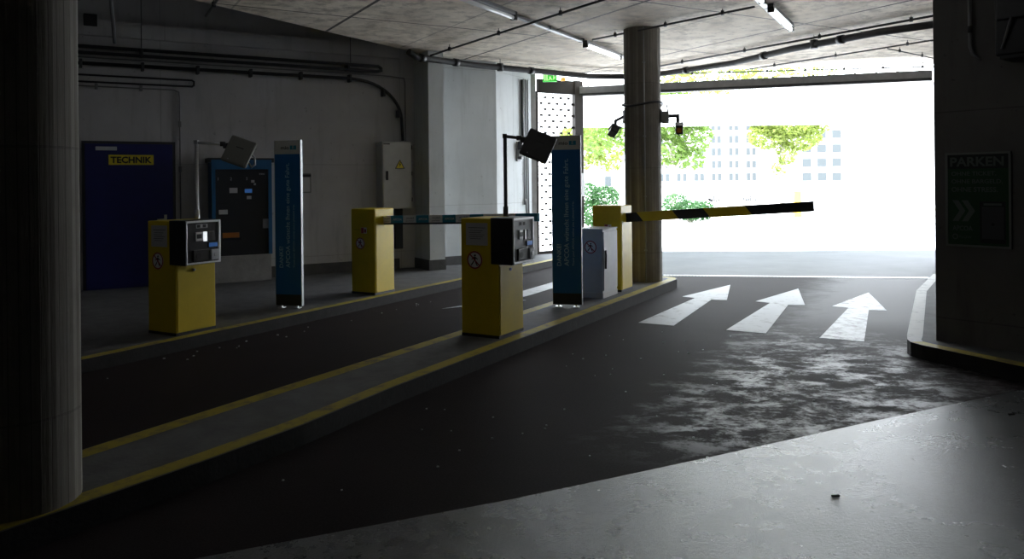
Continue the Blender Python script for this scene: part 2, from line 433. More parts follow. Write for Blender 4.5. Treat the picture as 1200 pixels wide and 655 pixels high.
# wall past the pier and its turn towards the exit
struct(MB('pier').box((5.47, -.02, .1), (7.16, 0.0, 4.4)), 'wall_recess', W(0, 0), RZW)
struct(MB('plinth').box((5.47, -.035, .12), (7.14, -.02, .28)), 'baseboard_recess', W(0, 0), RZW)
cA = Vector(xy(W(7.16, 0))); dv = Vector((SD, CD)); nv = Vector((CD, -SD))
cB = cA + dv*1.45
struct(MB('pier').prism([cA-nv*.3, cA, cB, cB-nv*.3], .0, 4.5), 'wall_side')
struct(MB('plinth').prism([cA, cA+nv*.012, cB+nv*.012, cB], .12, .28), 'baseboard_side')
wv = Vector((.866, .5)); pv = Vector((.5, -.866))
g0 = cB - nv*.02
struct(MB('conc').prism([g0-wv*.3, g0-wv*.3+pv*.0, g0+wv*.13+pv*.02, g0+wv*.13-pv*.25, g0-wv*.3-pv*.25], .0, 4.3), 'wall_gate_pier')
# pillar block on the right with the wall behind it
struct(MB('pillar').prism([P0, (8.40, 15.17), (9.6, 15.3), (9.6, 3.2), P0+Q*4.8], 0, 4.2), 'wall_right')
struct(MB('darkwall').box((9.5, -6.2, 0), (9.8, 3.6, 5.1)), 'wall_right_rear')
struct(MB('darkwall').box((-13.3, -6.3, 0), (9.8, -6.0, 5.2)), 'wall_rear')
struct(MB('darkwall').box((-13.3, -6.2, 0), (-13.0, 9.0, 5.2)), 'wall_left')

struct(MB('ramp').prism([(2.45, 13.46), (6.95, 12.69), (8.36, 15.18), (9.6, 15.33), (14, 15.1), (14, 17.25), (1.8, 17.75), (1.8, 13.55)], -.1, .001), 'floor_ramp')
# left pavement with yellow edge
def strip(t0, t1, s0, s1): return [xy(L(s0, t0)), xy(L(s1, t0)), xy(L(s1, t1)), xy(L(s0, t1))]
S_END = 15.9
mb = MB('kerbtop', 'kerbside', 'yline', 'pale_line')
wallc = [xy(W(-6.0, 0)), xy(W(7.16, 0)), xy(cB), xy(cB+wv*1.5)]
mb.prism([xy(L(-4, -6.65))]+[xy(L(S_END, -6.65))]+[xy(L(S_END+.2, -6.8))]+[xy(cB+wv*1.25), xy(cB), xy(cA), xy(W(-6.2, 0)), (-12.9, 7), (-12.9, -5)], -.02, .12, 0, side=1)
mb.quad(*[(p[0], p[1], .122) for p in strip(-6.77, -6.655, -4, 10.5)][::-1], mi=2)
mb.quad(*[(p[0], p[1], .122) for p in strip(-6.77, -6.655, 10.5, S_END)][::-1], mi=2)
struct(mb, 'pavement')
# traffic island with yellow edges
mb = MB('kerbtop', 'kerbside', 'yline', 'pale_line')
isl = [(-3, -4.36), (11.55, -4.36), (11.72, -4.28), (11.8, -4.1), (11.8, -3.85), (11.72, -3.66), (11.55, -3.60), (4.6, -3.60), (3.6, -3.55), (2.9, -3.57), (2.2, -3.62), (1.6, -3.66), (-3, -3.7)]
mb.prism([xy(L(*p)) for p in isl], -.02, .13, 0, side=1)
mb.quad(*[(p[0], p[1], .132) for p in strip(-4.35, -4.22, -3, 11.5)][::-1], mi=2)
rt = [(-3, -3.71), (1.6, -3.67), (2.2, -3.63), (2.9, -3.58), (3.6, -3.56), (4.6, -3.61), (9.6, -3.61), (11.53, -3.61), (11.71, -3.68), (11.79, -3.86)]
for i in range(len(rt)-1):
    a, b = rt[i], rt[i+1]; mi = 2 if i < 6 else 2
    q = [L(a[0], a[1]), L(b[0], b[1]), L(b[0]-(.0 if i < 7 else .09), b[1]-.12), L(a[0]-(.0 if i < 8 else .09), a[1]-.12)]
    mb.quad(*[(p.x, p.y, .1325+.0002*i) for p in q], mi=mi)
struct(mb, 'traffic_island')
# raised kerb round the right pillar
mb = MB('kerbtop', 'kerbside', 'yline', 'pale_line')
kp = [(6.62, 12.16), (5.42, 10.38), (3.80, 7.46), (3.70, 7.26), (3.67, 7.14), (3.70, 7.0), (4.05, 6.2), (4.6, 5.3), (6.0, 3.3), (9.5, 3.0), (9.5, 14.9), (8.3, 15.0)]
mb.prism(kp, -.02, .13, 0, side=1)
inn = [(6.70, 12.08), (5.52, 10.31), (3.92, 7.40), (3.81, 7.22), (3.79, 7.15), (3.82, 7.04), (4.17, 6.26), (4.72, 5.36), (6.1, 3.4)]
for i in range(8):
    mb.quad(*[(p[0], p[1], .1325) for p in (kp[i], kp[i+1], inn[i+1], inn[i])], mi=3 if i < 4 else 2)
struct(mb, 'kerb_right')
# outside ground
struct(MB('gstreet').prism([(-60, 17.2), (-4, 17.2), (-4, 18.2), (14, 17.3), (14, 3), (60, 3), (90, 230), (-90, 230)], -.2, -.004), 'ground_outside')

# white arrows painted on the road
def arrow(poly, label, z=.003, m='wpaint'):
    o = MB(m).prism(poly, .0005, z).build('road_arrow')
    tag(o, label, 'road marking', 'white arrows painted on the lanes')
def lane_arrow(s0, s1, tc_, hw, hs, hh):
    return [xy(L(*p)) for p in [(s0, tc_-hw), (s0, tc_+hw), (hs, tc_+hw), (hs-.22, tc_+hh), (s1, tc_), (hs-.22, tc_-hh), (hs, tc_-hw)]]
ARR = [(8.52, -.40), (8.52, .02), (10.59, -.10), (10.64, .10), (12.20, -.23), (10.70, -.54), (10.65, -.34)]
for off, lb_ in ((-2.72, 'white arrow on the exit lane nearest the concrete column, left of the three'), (-1.71, 'white arrow in the middle of the exit lane, a crack across its shaft'), (-.75, 'worn white arrow in the glare closest to the right kerb')):
    arrow([xy(L(p[0], p[1]+off)) for p in ARR], lb_, m='wpaint_worn' if off > -1 else 'wpaint')
arrow([xy(L(*p)) for p in [(8.35, -5.75), (9.35, -5.45), (9.35, -5.55), (11.6, -5.62), (11.6, -5.32), (9.9, -5.28), (9.45, -5.30), (9.45, -5.1)]], 'white marking in the entry lane behind the nearer ticket machine')

# drain channel across the exit lane
mb = MB('steel', 'ink'); a = Vector((2.45, 13.40)); b = Vector((6.95, 12.63)); dd = (b-a).normalized(); nn = Vector((-dd.y, dd.x))
ln = (b-a).length; mtx = Matrix.Translation((a.x, a.y, 0)) @ Matrix.Rotation(math.atan2(dd.y, dd.x), 4, 'Z')
mb.box((0, -.06, -.03), (ln, .06, .002), 1, mtx=mtx)
mb.box((0, -.065, -.03), (ln, -.05, .006), 0, mtx=mtx); mb.box((0, .05, -.03), (ln, .065, .006), 0, mtx=mtx)
for i in range(int(ln/.055)): mb.box((i*.055, -.05, -.02), (i*.055+.03, .05, .005), 0, mtx=mtx)
tag(mb.build('drain_channel'), 'narrow slotted metal drain running across the exit lane beyond the arrows', 'drain')

# board-marked concrete columns
def column(name, x, y, z0, label):
    mb = MB('column'); n = 48; rings = []
    rr = [.275+random.uniform(-.0025, .0025) for _ in range(n)]
    for z in (z0, z0+.9, z0+1.8, z0+2.9, 3.96): rings.append([mb.bm.verts.new((math.cos(2*math.pi*i/n)*rr[i], math.sin(2*math.pi*i/n)*rr[i], z-z0)) for i in range(n)])
    for k in range(4):
        for i in range(n): mb.bm.faces.new((rings[k][i], rings[k][(i+1) % n], rings[k+1][(i+1) % n], rings[k+1][i]))
    mb.bm.faces.new(rings[0][::-1]); mb.bm.faces.new(rings[-1])
    o = mb.build(name, None, (x, y, z0)); return tag(o, label, 'column')
column('concrete_column', 2.0, 11.78, .13, 'round board-marked concrete column at the far end of the traffic island')
column('concrete_column', -2.41, 3.74, .13, 'large round board-marked concrete column close by on the left edge')
# cable conduit running down the far column
mb = MB('pipel'); ca = math.atan2(-11.78, -2.0)+.10
cx, cy = 2.0+.287*math.cos(ca), 11.78+.287*math.sin(ca)
mb.tube([(cx, cy, 3.94), (cx, cy, .14)], .011)
for z in (3.4, 2.3, 1.4, .6): mb.box((cx-.02, cy-.012, z), (cx+.02, cy+.02, z+.02))
tag(mb.build('conduit'), 'thin grey conduit running down the front of the far column', 'conduit')
mb = MB('blackp')
mb.tube([(2.0+.298*math.cos(a), 11.78+.298*math.sin(a), 2.80-.03*math.sin(a*2.0)) for a in [R(x) for x in range(150, 400, 12)]], .017)
mb.tube([(2.0+.298*math.cos(R(390)), 11.78+.298*math.sin(R(390)), 2.81), (2.36, 11.72, 2.79), (2.37, 11.68, 2.68)], .008)
tag(mb.build('cable_loop'), 'black cable wrapped round the far column above the two cameras', 'cable')

# ================================================================== CAMERAS ON THE COLUMN
def sec_cam(loc, rz, label, left):
    r = empty('security_camera', loc, rz, label, 'camera', 'cameras on the far column')
    # local: +X away from the column
    MB('pipeg').box((0, -.09, -.10), (.02, .09, .10), bevel=.004).build('mounting_plate', r)
    if left:
        MB('pipe').tube([(.02, 0, -.0), (.14, 0, -.06), (.14, 0, -.14)], .022).build('bracket', r)
        h = MB('black', 'ink', 'pipeg').box((-.06, -.10, -.055), (.06, .12, .055), 0, bevel=.015)
        h.box((-.075, -.14, .055), (.075, .12, .068), 2, bevel=.004); h.cyl((0, -.125, 0), .045, .03, 1, 20, 'Y')
        h.build('housing', r, matrix=Matrix.Translation((.17, -.03, -.22)) @ Matrix.Rotation(R(-25), 4, 'Y') @ Matrix.Rotation(R(20), 4, 'X'))
        MB('blackp').tube([(.14, .0, -.26), (.17, .02, -.33), (.10, .03, -.30), (.05, .02, -.14), (.02, 0, -.05)], .006).build('cable', r)
    else:
        MB('pipeg').box((.02, -.07, -.11), (.12, .06, .07), bevel=.006).build('junction_box', r)
        MB('pipe').tube([(.1, 0, 0), (.25, 0, .0), (.25, 0, -.1)], .026).build('bracket', r)
        h = MB('black', 'orange', 'pipeg').box((-.055, -.12, -.075), (.055, .12, .06), 0, bevel=.012)
        h.box((-.035, -.124, -.045), (.035, -.119, .03), 1); h.box((-.062, -.15, .06), (.062, .12, .072), 2, bevel=.004)
        h.build('housing', r, matrix=Matrix.Translation((.27, -.02, -.19)) @ Matrix.Rotation(R(14), 4, 'X'))
        MB('blackp').tube([(.25, .0, -.26), (.27, .02, -.30), (.23, .08, -.26), (.16, .06, -.08), (.10, .03, -.05)], .006).build('cable', r)
sec_cam((2.0-.277, 11.74, 2.62), R(180), 'dark camera hanging from an angled arm on the left side of the far column', True)
sec_cam((2.0+.268, 11.71, 2.62), R(-12), 'dark camera with an orange front at the right of the far column', False)

# ================================================================== TICKET MACHINES
def ticket_machine(loc, label, lit):
    r = empty('ticket_machine', loc, RZL, label, 'ticket machine', 'yellow ticket machines')
    body = MB('yellow', 'black'); w, d, h = .215, .245, 1.165
    body.box((-w, -d, .0), (w, d, .03), 1); body.box((-w, -d, .02), (w, d, h), 0, bevel=.008)
    body.build('body', r)
    MB('yellow', 'black').box((w, -d+.02, .04), (w+.006, d-.02, .70), 0, bevel=.002).build('service_door', r)
    MB('steel', 'ink').cyl((w+.006, -.03, .655), .014, .012, 0, 16, 'X').box((w+.018, -.033, .645), (w+.020, -.027, .665), 1).build('lock', r)
    hd = MB('black', 'alu'); hd.box((.13, -d-.006, .72), (w+.155, d-.07, 1.172), 0, bevel=.006); hd.build('head', r)
    fx = w+.155
    f = MB('alu', 'blackp' if lit else 'greyw')
    y0, y1, z0, z1 = -d+.0, d-.07, .725, 1.168
    for lo, hi in (((fx, y0, z0), (fx+.016, y0+.012, z1)), ((fx, y1-.025, z0), (fx+.016, y1, z1)), ((fx, y0, z1-.022), (fx+.016, y1, z1)), ((fx, y0, z0), (fx+.016, y1, z0+.018))):
        f.box(lo, hi, 0, bevel=.003)
    f.box((fx, y0+.01, z0+.01), (fx+.005, y1-.02, z1-.015), 1)
    f.build('front_frame', r)
    x = fx+.005
    MB('white2', 'ink').box((x, -.12, 1.09), (x+.002, .02, 1.13), 0).box((x+.002, -.11, 1.095), (x+.003, -.07, 1.125), 1).box((x+.002, -.04, 1.095), (x+.003, -.0, 1.125), 1).build('instruction_label', r)
    MB('blackp', 'steel', 'lit').box((x, -.13, .96), (x+.012, -.05, 1.05), 1, bevel=.002).box((x+.012, -.12, .985), (x+.014, -.06, 1.03), 0) \
        .box((x, -.035, .955), (x+.02, .0, 1.05), 2 if lit else 1, bevel=.002).box((x, .02, .955), (x+.02, .09, 1.05), 0, bevel=.002).build('ticket_slot', r)
    MB('blackp', 'screen').box((x, .02, .885), (x+.012, .14, .94), 0, bevel=.002).box((x+.012, .028, .892), (x+.013, .132, .932), 1).build('display', r)
    MB('blackp', 'ink', 'steel').box((x, -.17, .755), (x+.022, .03, .87), 0, bevel=.006).cyl((x+.02, -.11, .81), .028, .006, 1, 20, 'X').build('speaker_grille', r)
    MB('steel', 'greyw').box((x, .04, .755), (x+.035, .14, .865), 1, bevel=.008).cyl((x+.035, .09, .81), .02, .006, 0, 16, 'X').build('button', r)
    nt = MB('white2', 'ink').box((-.155, -d-.003, .90), (.095, -d-.0015, 1.12), 0)
    for i in range(6): nt.box((-.125, -d-.0045, 1.07-i*.022), (.07-(.05 if i == 4 else 0), -d-.003, 1.075-i*.022), 1) if i < 1 else nt.box((-.115+.01*(i % 2), -d-.0045, 1.062-i*.02), (.06-.02*(i % 3), -d-.003, 1.066-i*.02), 1)
    nt.build('notice', r)
    no_walking(r, -.055, -d-.0005, .755, .088)
    return r
m1 = ticket_machine(L(5.39, -7.02, .12), 'yellow ticket machine with a lit black front on the left pavement by the blue door', True)
m2 = ticket_machine(L(6.69, -3.99, .13), 'yellow ticket machine with a grey panel on the traffic island, nearest in the middle', False)

# antenna plates on gooseneck poles behind the machines
def antenna(loc, dark, label, arm, roll, cord):
    r = empty('antenna_post', loc, 0, label, 'antenna', 'square plates on bent poles')
    mt = 'pipe' if dark else 'steel'
    MB(mt).tube([(0, 0, -.0), (0, 0, 2.01)], .02, seg=14).box((-.05, -.05, 0), (.05, .05, .012), 0).tube([(0, 0, 1.08), (0, 0, 1.26)], .028).build('pole', r)
    MB(mt).tube([(-.018, 0, 2.0), (arm-.02, 0, 1.975)], .017, seg=12).box((-.026, -.022, 1.98), (.02, .022, 2.024)).build('arm', r)
    MB('pipe').cyl((arm-.07, 0, 1.955), .03, .05, 0, 16, 'Z').box((arm-.06, -.03, 1.93), (arm+.04, .05, 1.99), bevel=.006).build('clamp', r)
    pl = MB('plate_grey' if not dark else 'pipe', 'ink', 'steel')
    pl.box((-.155, -.025, -.155), (.155, .02, .155), 0, bevel=.022, seg=3)
    pl.box((-.13, -.028, -.13), (.13, -.024, .13), 0, bevel=.001); pl.box((-.04, -.030, .035), (.05, -.027, .043), 1); pl.cyl((-.07, -.03, -.115), .006, .004, 2, 10, 'Y')
    pl.build('plate', r, matrix=Matrix.Translation((arm+.125, -.05, 1.89)) @ Matrix.Rotation(R(-4), 4, 'Z') @ Matrix.Rotation(R(-16), 4, 'X') @ Matrix.Rotation(R(roll), 4, 'Y'))
    if cord: MB('pipel').tube([(arm+.20, .02, 1.78), (arm+.24, .01, 1.72), (arm+.28, .01, 1.75), (arm+.275, .01, 1.83), (arm+.18, .03, 1.92), (arm, .02, 1.96)], .010).build('cable', r)
antenna(L(5.72, -7.19, .12), False, 'pale square antenna plate on a bent steel pole behind the left ticket machine', .36, 20, True)
antenna(L(7.05, -4.035, .13), True, 'dark square antenna plate on a bent black pole behind the island ticket machine', .22, 24, False)

# ================================================================== TOTEMS
def totem(loc, label):
    r = empty('information_totem', loc, R(-14), label, 'information totem', 'tall blue totems')
    w, d, h = .172, .022, 2.07
    MB('blue').box((-w, -d, .17), (w, d, 1.90)).build('blue_panel', r)
    MB('greyw').box((-w, -d, 1.90), (w, d, h), bevel=.002).build('header', r)
    MB('black').box((-w, -d+.002, .035), (w, d-.002, .17)).build('base', r)
    MB('pipel').box((w, -d-.003, .03), (w+.010, d+.003, h+.004), bevel=.002).build('side_strip', r)
    MB('pipel').box((-w-.006, -d-.002, .03), (-w, d+.002, h+.004)).build('side_strip', r)
    MB('steel').box((-w+.03, -d-.02, 0), (-w+.1, d+.02, .012)).box((-w+.055, -.01, .01), (-w+.075, .01, .04)).build('foot', r)
    MB('steel').box((w-.1, -d-.02, 0), (w-.03, d+.02, .012)).box((w-.075, -.01, .01), (w-.055, .01, .04)).build('foot', r)
    y = -d-.002
    lg = MB('teal').box((.04, y-.001, 1.955), (.125, -d, 2.005), bevel=.0); lg.build('logo', r)
    text('logo_lettering', 'mio', 'ink', r, (-.085, y, 1.958), .11, .04, bold=.02)
    text('logo_lettering', 'g', 'greyw', r, (.07, y-.002, 1.965), .024)
    text('lettering', 'DANKE!', 'text_blue', r, (-.068, y, .50), .26, .052, rot=FRONTV, bold=.008)
    text('lettering', 'APCOA w\u00fcnscht Ihnen eine gute Fahrt.', 'text_blue', r, (.045, y, .50), 1.29, .075, rot=FRONTV, bold=.004)
    text('lettering', 'Thank you! APCOA wishes you a pleasant trip.', 'text_blue', r, (.098, y, .50), .78, .030, rot=FRONTV)
    return r
totem(L(6.97, -7.08, .12), 'tall blue totem with a bright metal edge standing on the left pavement')
totem(L(8.45, -3.99, .13), 'tall blue totem on the traffic island between ticket machine and grey cabinet')

# ================================================================== BARRIERS
def barrier(loc, label, knob):
    r = empty('barrier_gate', loc, RZL, label, 'barrier', 'yellow barrier machines')
    w, d, h = .21, .215, 1.18
    b = MB('yellow', 'black'); b.box((-w, -d, .0), (w, d, .03), 1); b.box((-w, -d, .02), (w, d, h), 0, bevel=.018, seg=3); b.build('housing', r)
    MB('yellow', 'ink').box((w-.004, -d+.03, .03), (w+.004, d-.02, h-.16), 0, bevel=.002).box((w-.003, d-.018, .05), (w+.001, d-.012, h-.03), 1).build('side_door', r)
    MB('red', 'white', 'ink').box((-.03, -d-.002, .84), (.07, -d-.0005, .92), 1).box((-.028, -d-.003, .842), (.02, -d-.002, .918), 0).box((.03, -d-.003, .85), (.06, -d-.002, .90), 0).build('warning_label', r)
    text('lettering', 'MAGNETIC', 'ink', r, (-.15, -d-.0015, .885), .10, .012)
    return r
b1 = barrier(L(8.50, -7.02, .12), 'yellow barrier machine on the left pavement holding the blue and white arm', True)
no_walking(b1, -.045, -.2155, .70, .08)
b2 = barrier(L(10.11, -4.07, .13), 'yellow barrier machine behind the grey cabinet holding the striped arm', True)
# arm of barrier 1
def arm_matrix(z, tilt): return Matrix.Translation((.21, 0, z)) @ Matrix.Rotation(-R(tilt), 4, 'Y')
A = MB('teal', 'white', 'black'); ln = 2.42
for a, b, m in [(0, .13, 1), (.13, .34, 0), (.34, .56, 1), (.56, .77, 0), (.77, .99, 1), (.99, 1.20, 0), (1.20, 1.42, 1), (1.42, 1.63, 0), (1.63, 1.85, 1), (1.85, 2.10, 1), (2.10, ln, 0)]:
    A.box((a, -.025, -.045), (b, .025, .055), m)
A.box((-.03, -.028, -.068), (ln-.3, .028, -.045), 2)
arm1 = A.build('barrier_arm', b1, matrix=arm_matrix(1.02, 1.5))
MB('steel', 'yellow').box((-.06, -.04, -.055), (.0, .04, .06), 1, bevel=.006).build('arm_clamp', b1, matrix=arm_matrix(1.02, 1.5))
for x0 in (.15, .58, 1.01, 1.44, 2.14):
    text('lettering', 'APCOA', 'white', arm1, (x0+.02, -.0265, -.012), .15, .03, bold=.01)
for x0 in (.02, .37, .80, 1.23, 1.66):
    text('lettering', 'mobil', 'ink', arm1, (x0+.0 if x0 < .1 else x0+.03, -.0265, .006), .09 if x0 < .1 else .12, .026)
    text('lettering', 'parken', 'ink', arm1, (x0+.0 if x0 < .1 else x0+.02, -.0265, -.032), .09 if x0 < .1 else .13, .022)
# arm of barrier 2: black and yellow slanted blocks
A = MB('black', 'yellow'); ln = 2.44; z0, z1 = -.055, .072
cuts = [0, .16, .66, 1.08, 1.62, ln]
def slant(a, b, m, s0, s1):
    A.prism_xz([(a+(.09 if s0 else 0), z0), (b+(.09 if s1 else 0), z0), (b-(.0 if s1 else 0), z1), (a, z1)], -.025, .025, m)
for i in range(5): slant(cuts[i], cuts[i+1], i % 2, i > 0, i < 4)
A.box((ln, -.027, z0), (ln+.012, .027, z1), 0)
A.build('barrier_arm', b2, matrix=arm_matrix(1.0, 4.0))
MB('steel', 'yellow').box((-.06, -.04, -.06), (.0, .04, .07), 1, bevel=.006).build('arm_clamp', b2, matrix=arm_matrix(1.0, 4.0))

# grey cabinet on the island
r = empty('control_cabinet', L(9.50, -4.04, .13), RZL, 'pale grey sheet metal cabinet on the island beside the second blue totem', 'cabinet')
w, d, h = .175, .25, .88
MB('greyw').box((-w, -d, .06), (w, d, h), bevel=.006).build('body', r)
MB('cab').box((-w-.004, -d-.004, 0), (w+.004, d+.004, .07), bevel=.003).build('plinth', r)
MB('greyw').box((-w-.008, -d-.01, h), (w+.01, d+.01, h+.02), bevel=.004).build('lid', r)
dr = MB('greyw', 'ink').box((w, -d+.015, .10), (w+.014, d-.015, h-.02), bevel=.004); dr.build('door', r)
MB('pipe').tube([(w+.02, -d+.06, .62), (w+.028, -d+.055, .55), (w+.02, -d+.06, .38)], .012).build('handle', r)
MB('cab').box((-w+.01, -d-.004, .09), (-w+.016, -d, h-.03)).box((w-.016, -d-.004, .09), (w-.01, -d, h-.03)).build('front_seam', r)
no_walking(r, .01, -d-.001, .66, .085)

# ================================================================== BACK WALL FITTINGS
# steel door
r = empty('door_1', W(0, 0, 0), RZW, None, None); tag(r, kind='structure')
MB('navy').box((.24, -.05, .12), (1.43, 0.0, 2.28), bevel=.004).build('door_leaf', r)
MB('pipe').box((.20, -.03, .12), (.24, 0, 2.32)).box((1.43, -.03, .12), (1.47, 0, 2.32)).box((.24, -.03, 2.28), (1.43, 0, 2.32)).build('door_frame', r)
MB('greyw').box((.38, -.10, 2.18), (.66, -.05, 2.235), bevel=.006).build('door_closer', r)
sg = MB('signy').box((.55, -.055, 1.965), (1.16, -.05, 2.115)).build('name_sign', r)
text('lettering', 'TECHNIK', 'ink', sg, (.575, -.0565, 1.99), .56, .10, bold=.035)
MB('steel').box((1.30, -.06, 1.02), (1.34, -.05, 1.20)).tube([(1.32, -.06, 1.13), (1.32, -.10, 1.13), (1.20, -.10, 1.13)], .010).build('handle', r)

# pay station on a concrete plinth
r = empty('pay_station', W(2.40, .18, .12), RZW, 'large black pay machine in a blue frame on a concrete block against the back wall', 'pay machine')
MB('conc').box((-.44, -.175, 0), (.44, .17, .42), bevel=.01).build('plinth', r)
MB('payblue').box((-.455, -.18, .42), (-.40, .16, 1.90)).box((.40, -.18, .42), (.455, .16, 1.90)).box((-.455, -.18, 1.77), (.455, .16, 1.92), bevel=.004).build('frame', r)
MB('black').box((-.50, -.16, 1.88), (.50, .17, 1.95), bevel=.006).build('top_cover', r)
MB('blackp').box((-.40, -.155, .42), (.40, .15, 1.77)).build('front_panel', r)
y = -.157
MB('white2').box((-.19, y-.002, 1.40), (-.07, y, 1.48)).build('label_plate', r)
MB('screen').box((.04, y-.004, 1.40), (.15, y, 1.46)).build('display', r)
MB('white2').box((.07, y-.002, 1.30), (.14, y, 1.35)).build('label_plate', r)
MB('cab').box((-.35, y-.006, 1.07), (-.22, y, 1.14)).build('coin_slot', r)
MB('pipeg', 'ink').box((.31, y-.012, .83), (.40, y, .98), 0, bevel=.003).build('card_reader', r)
MB('ink').box((-.36, y-.004, 1.24), (-.20, y, 1.245)).build('slot_line', r)
MB('orange', 'ink').box((-.30, y-.010, .70), (-.05, y, .78), 0, bevel=.004).box((-.32, y-.006, .66), (-.02, y, .70), 1).build('ticket_tray', r)
for i, x0 in enumerate((-.36, -.18, .06)): text('lettering', str(i+1), 'white2', r, (x0, y-.001, 1.60), None, .045)
text('lettering', 'www', 'white2', r, (.26, y-.001, 1.68), .09, .03)
MB('cab').box((.14, y-.002, 1.56), (.19, y, 1.60)).box((.18, y-.002, 1.52), (.21, y, 1.55)).build('label_plate', r)

# framed notice
r = empty('framed_notice', W(3.46, 0, 1.5), RZW, 'small grey framed notice on the back wall right of the first blue totem', 'notice')
MB('posterf', 'ink').box((-.14, -.02, 0), (.12, 0, .33), 0).box((-.14, -.023, .27), (.12, -.02, .31), 1).build('frame', r)
MB('cab', 'pipeg').box((-.12, -.024, .02), (.10, -.02, .26), 0).box((-.08, -.026, .07), (-.03, -.024, .14), 1).build('sheet', r)

# electrical cabinet on the wall
r = empty('electrical_cabinet', W(5.0, .004, 1.20), RZW, 'grey wall cabinet with a yellow warning triangle below the bent black cable', 'cabinet')
MB('cab').box((-.26, -.29, 0), (.29, 0, 1.17), bevel=.006).build('body', r)
MB('cab').box((-.25, -.31, .015), (.28, -.29, 1.155), bevel=.004).build('door', r)
MB('ink').box((-.20, -.335, .50), (-.16, -.31, .66), bevel=.006).build('handle', r)
for z in (.12, .58, 1.04): MB('pipe').cyl((.288, -.30, z), .012, .07, 0, 12, 'Z').build('hinge', r)
wt = MB('ink', 'signy').prism_xz([(-.03, .70), (.155, .70), (.0625, .86)], -.312, -.310, 0).prism_xz([(-.008, .712), (.133, .712), (.0625, .835)], -.3135, -.312, 1)
wt.prism_xz([(.068, .815), (.045, .765), (.062, .765), (.052, .725), (.085, .780), (.066, .780), (.078, .812)], -.315, -.3135, 0); wt.build('warning_triangle', r)
MB('ink').box((-.24, -.312, 1.12), (-.12, -.31, 1.14)).build('nameplate', r)
MB('pipe').box((.06, -.10, -.72), (.19, 0, -.0)).build('cable_duct', r)

# pipes and cables high on the back wall
def wallrun(name, pts, r_, m, label, cat, brk=(), bm_='pipe', group=None):
    root = empty(name, W(pts[0][0], 0, pts[0][2]), RZW, label, cat, group)
    o = pts[0]
    MB(m).tube([(p[0]-o[0], -p[1], p[2]-o[2]) for p in pts], r_, seg=12).build('run', root)
    for (w_, z_) in brk:
        MB(bm_).box((w_-o[0]-.02, -pts[0][1]-r_-.01, z_-o[2]-r_-.035), (w_-o[0]+.02, 0, z_-o[2]+r_+.035), bevel=.004).build('bracket', root)
    return root
arc = [(4.25+.0, .1, 3.46)] + [(4.30+.89*math.sin(a), .1, 2.75+.70*math.cos(a)) for a in [R(x) for x in range(8, 91, 8)]] + [(5.20, .12, 2.40)]
wallrun('black_cable', [(-.6, .1, 3.45)]+arc, .028, 'blackp', 'thick black cable along the back wall bending down into the grey cabinet', 'cable', [(.2, 3.45), (1.02, 3.45), (1.8, 3.45), (2.6, 3.45), (3.41, 3.455), (4.25, 3.46), (4.86, 3.24), (5.14, 2.88)])
wallrun('heating_pipe', [(-.6, .16, 3.69), (4.74, .16, 3.69), (4.79, .16, 3.66), (4.79, .16, 3.62), (4.72, .16, 3.60), (-.6, .16, 3.60)], .027, 'dim', 'pair of dark pipes running high along the back wall', 'pipe', [(1.0, 3.65), (4.2, 3.65)])
MB_rods = []
for w_ in (1.0, 4.24):
    o = MB('pipe').tube([(0, 0, 0), (0, 0, 1.27)], .006).build('hanger_rod', None, W(w_, .16, 3.72)); tag(o, 'thin rod holding the dark wall pipes, '+('above the blue door' if w_ < 2 else 'above the grey wall cabinet'), 'rod')
wallrun('thin_conduit', [(-.6, .03, 3.55), (5.0, .03, 3.55), (5.27, .03, 3.53), (5.29, .03, 3.45), (5.29, .03, 2.40)], .010, 'pipeg', 'thin conduit above the black cable turning down at the corner of the back wall', 'conduit')
wallrun('loop_conduit', [(-.6, .04, 3.29), (1.72, .04, 3.29), (1.75, .04, 3.27), (1.75, .04, 3.21), (1.72, .04, 3.19), (-.6, .04, 3.19)], .014, 'pipe', 'narrow looped conduit above the blue door', 'conduit')
wallrun('door_conduit', [(-.6, .02, 3.13), (1.46, .02, 3.13), (1.53, .02, 3.10), (1.54, .02, 3.03), (1.54, .02, .75)], .009, 'pipeg', 'thin conduit running down the wall right of the blue door', 'conduit', [(.4, 3.13), (1.0, 3.13), (1.54, 2.6), (1.54, 1.9)], 'pipeg')
# diagonal strut and box at the recess
o = MB('pipeg').tube([(-4.86, 9.30, 4.55), (-5.79, 11.3, 3.75)], .025).build('strut'); tag(o, 'slanted grey strut in the dark corner above the blue door', 'strut')
o = MB('black').box((-.09, -.12, 0), (.09, 0, .18), bevel=.01).build('junction_box', None, W(.33, .0, 3.9+.1), RZW); tag(o, 'small black box on the wall top left of the pipes', 'junction box')
r = None
# ================================================================== RIGHT PILLAR: POSTER AND WALL UNIT
RQ = -R(51.7)
def PQ(k, z): return Vector((P0.x+Q.x*k, P0.y+Q.y*k, z))
r = empty('poster', PQ(.103, 1.02), RQ, 'dark green framed parking poster on the right concrete wall', 'poster')
w, h = .535, .85
MB('posterg').box((0, -.012, 0), (w, 0, h)).build('sheet', r)
MB('posterf').box((0, -.02, 0), (.018, -.0, h)).box((w-.018, -.02, 0), (w, 0, h)).box((.018, -.02, 0), (w-.018, 0, .018)).box((.018, -.02, h-.018), (w-.018, 0, h)).build('frame', r)
MB('posterd').box((.018, -.0135, h-.145), (w-.018, -.012, h-.018)).build('heading_band', r)
text('lettering', 'PARKEN', 'postert', r, (.04, -.0150, h-.125), .44, .085, bold=.03)
text('lettering', 'OHNE TICKET,', 'postert', r, (.05, -.0150, h-.215), .37, .045, bold=.02)
text('lettering', 'OHNE BARGELD,', 'postert', r, (.05, -.0150, h-.285), .42, .045, bold=.02)
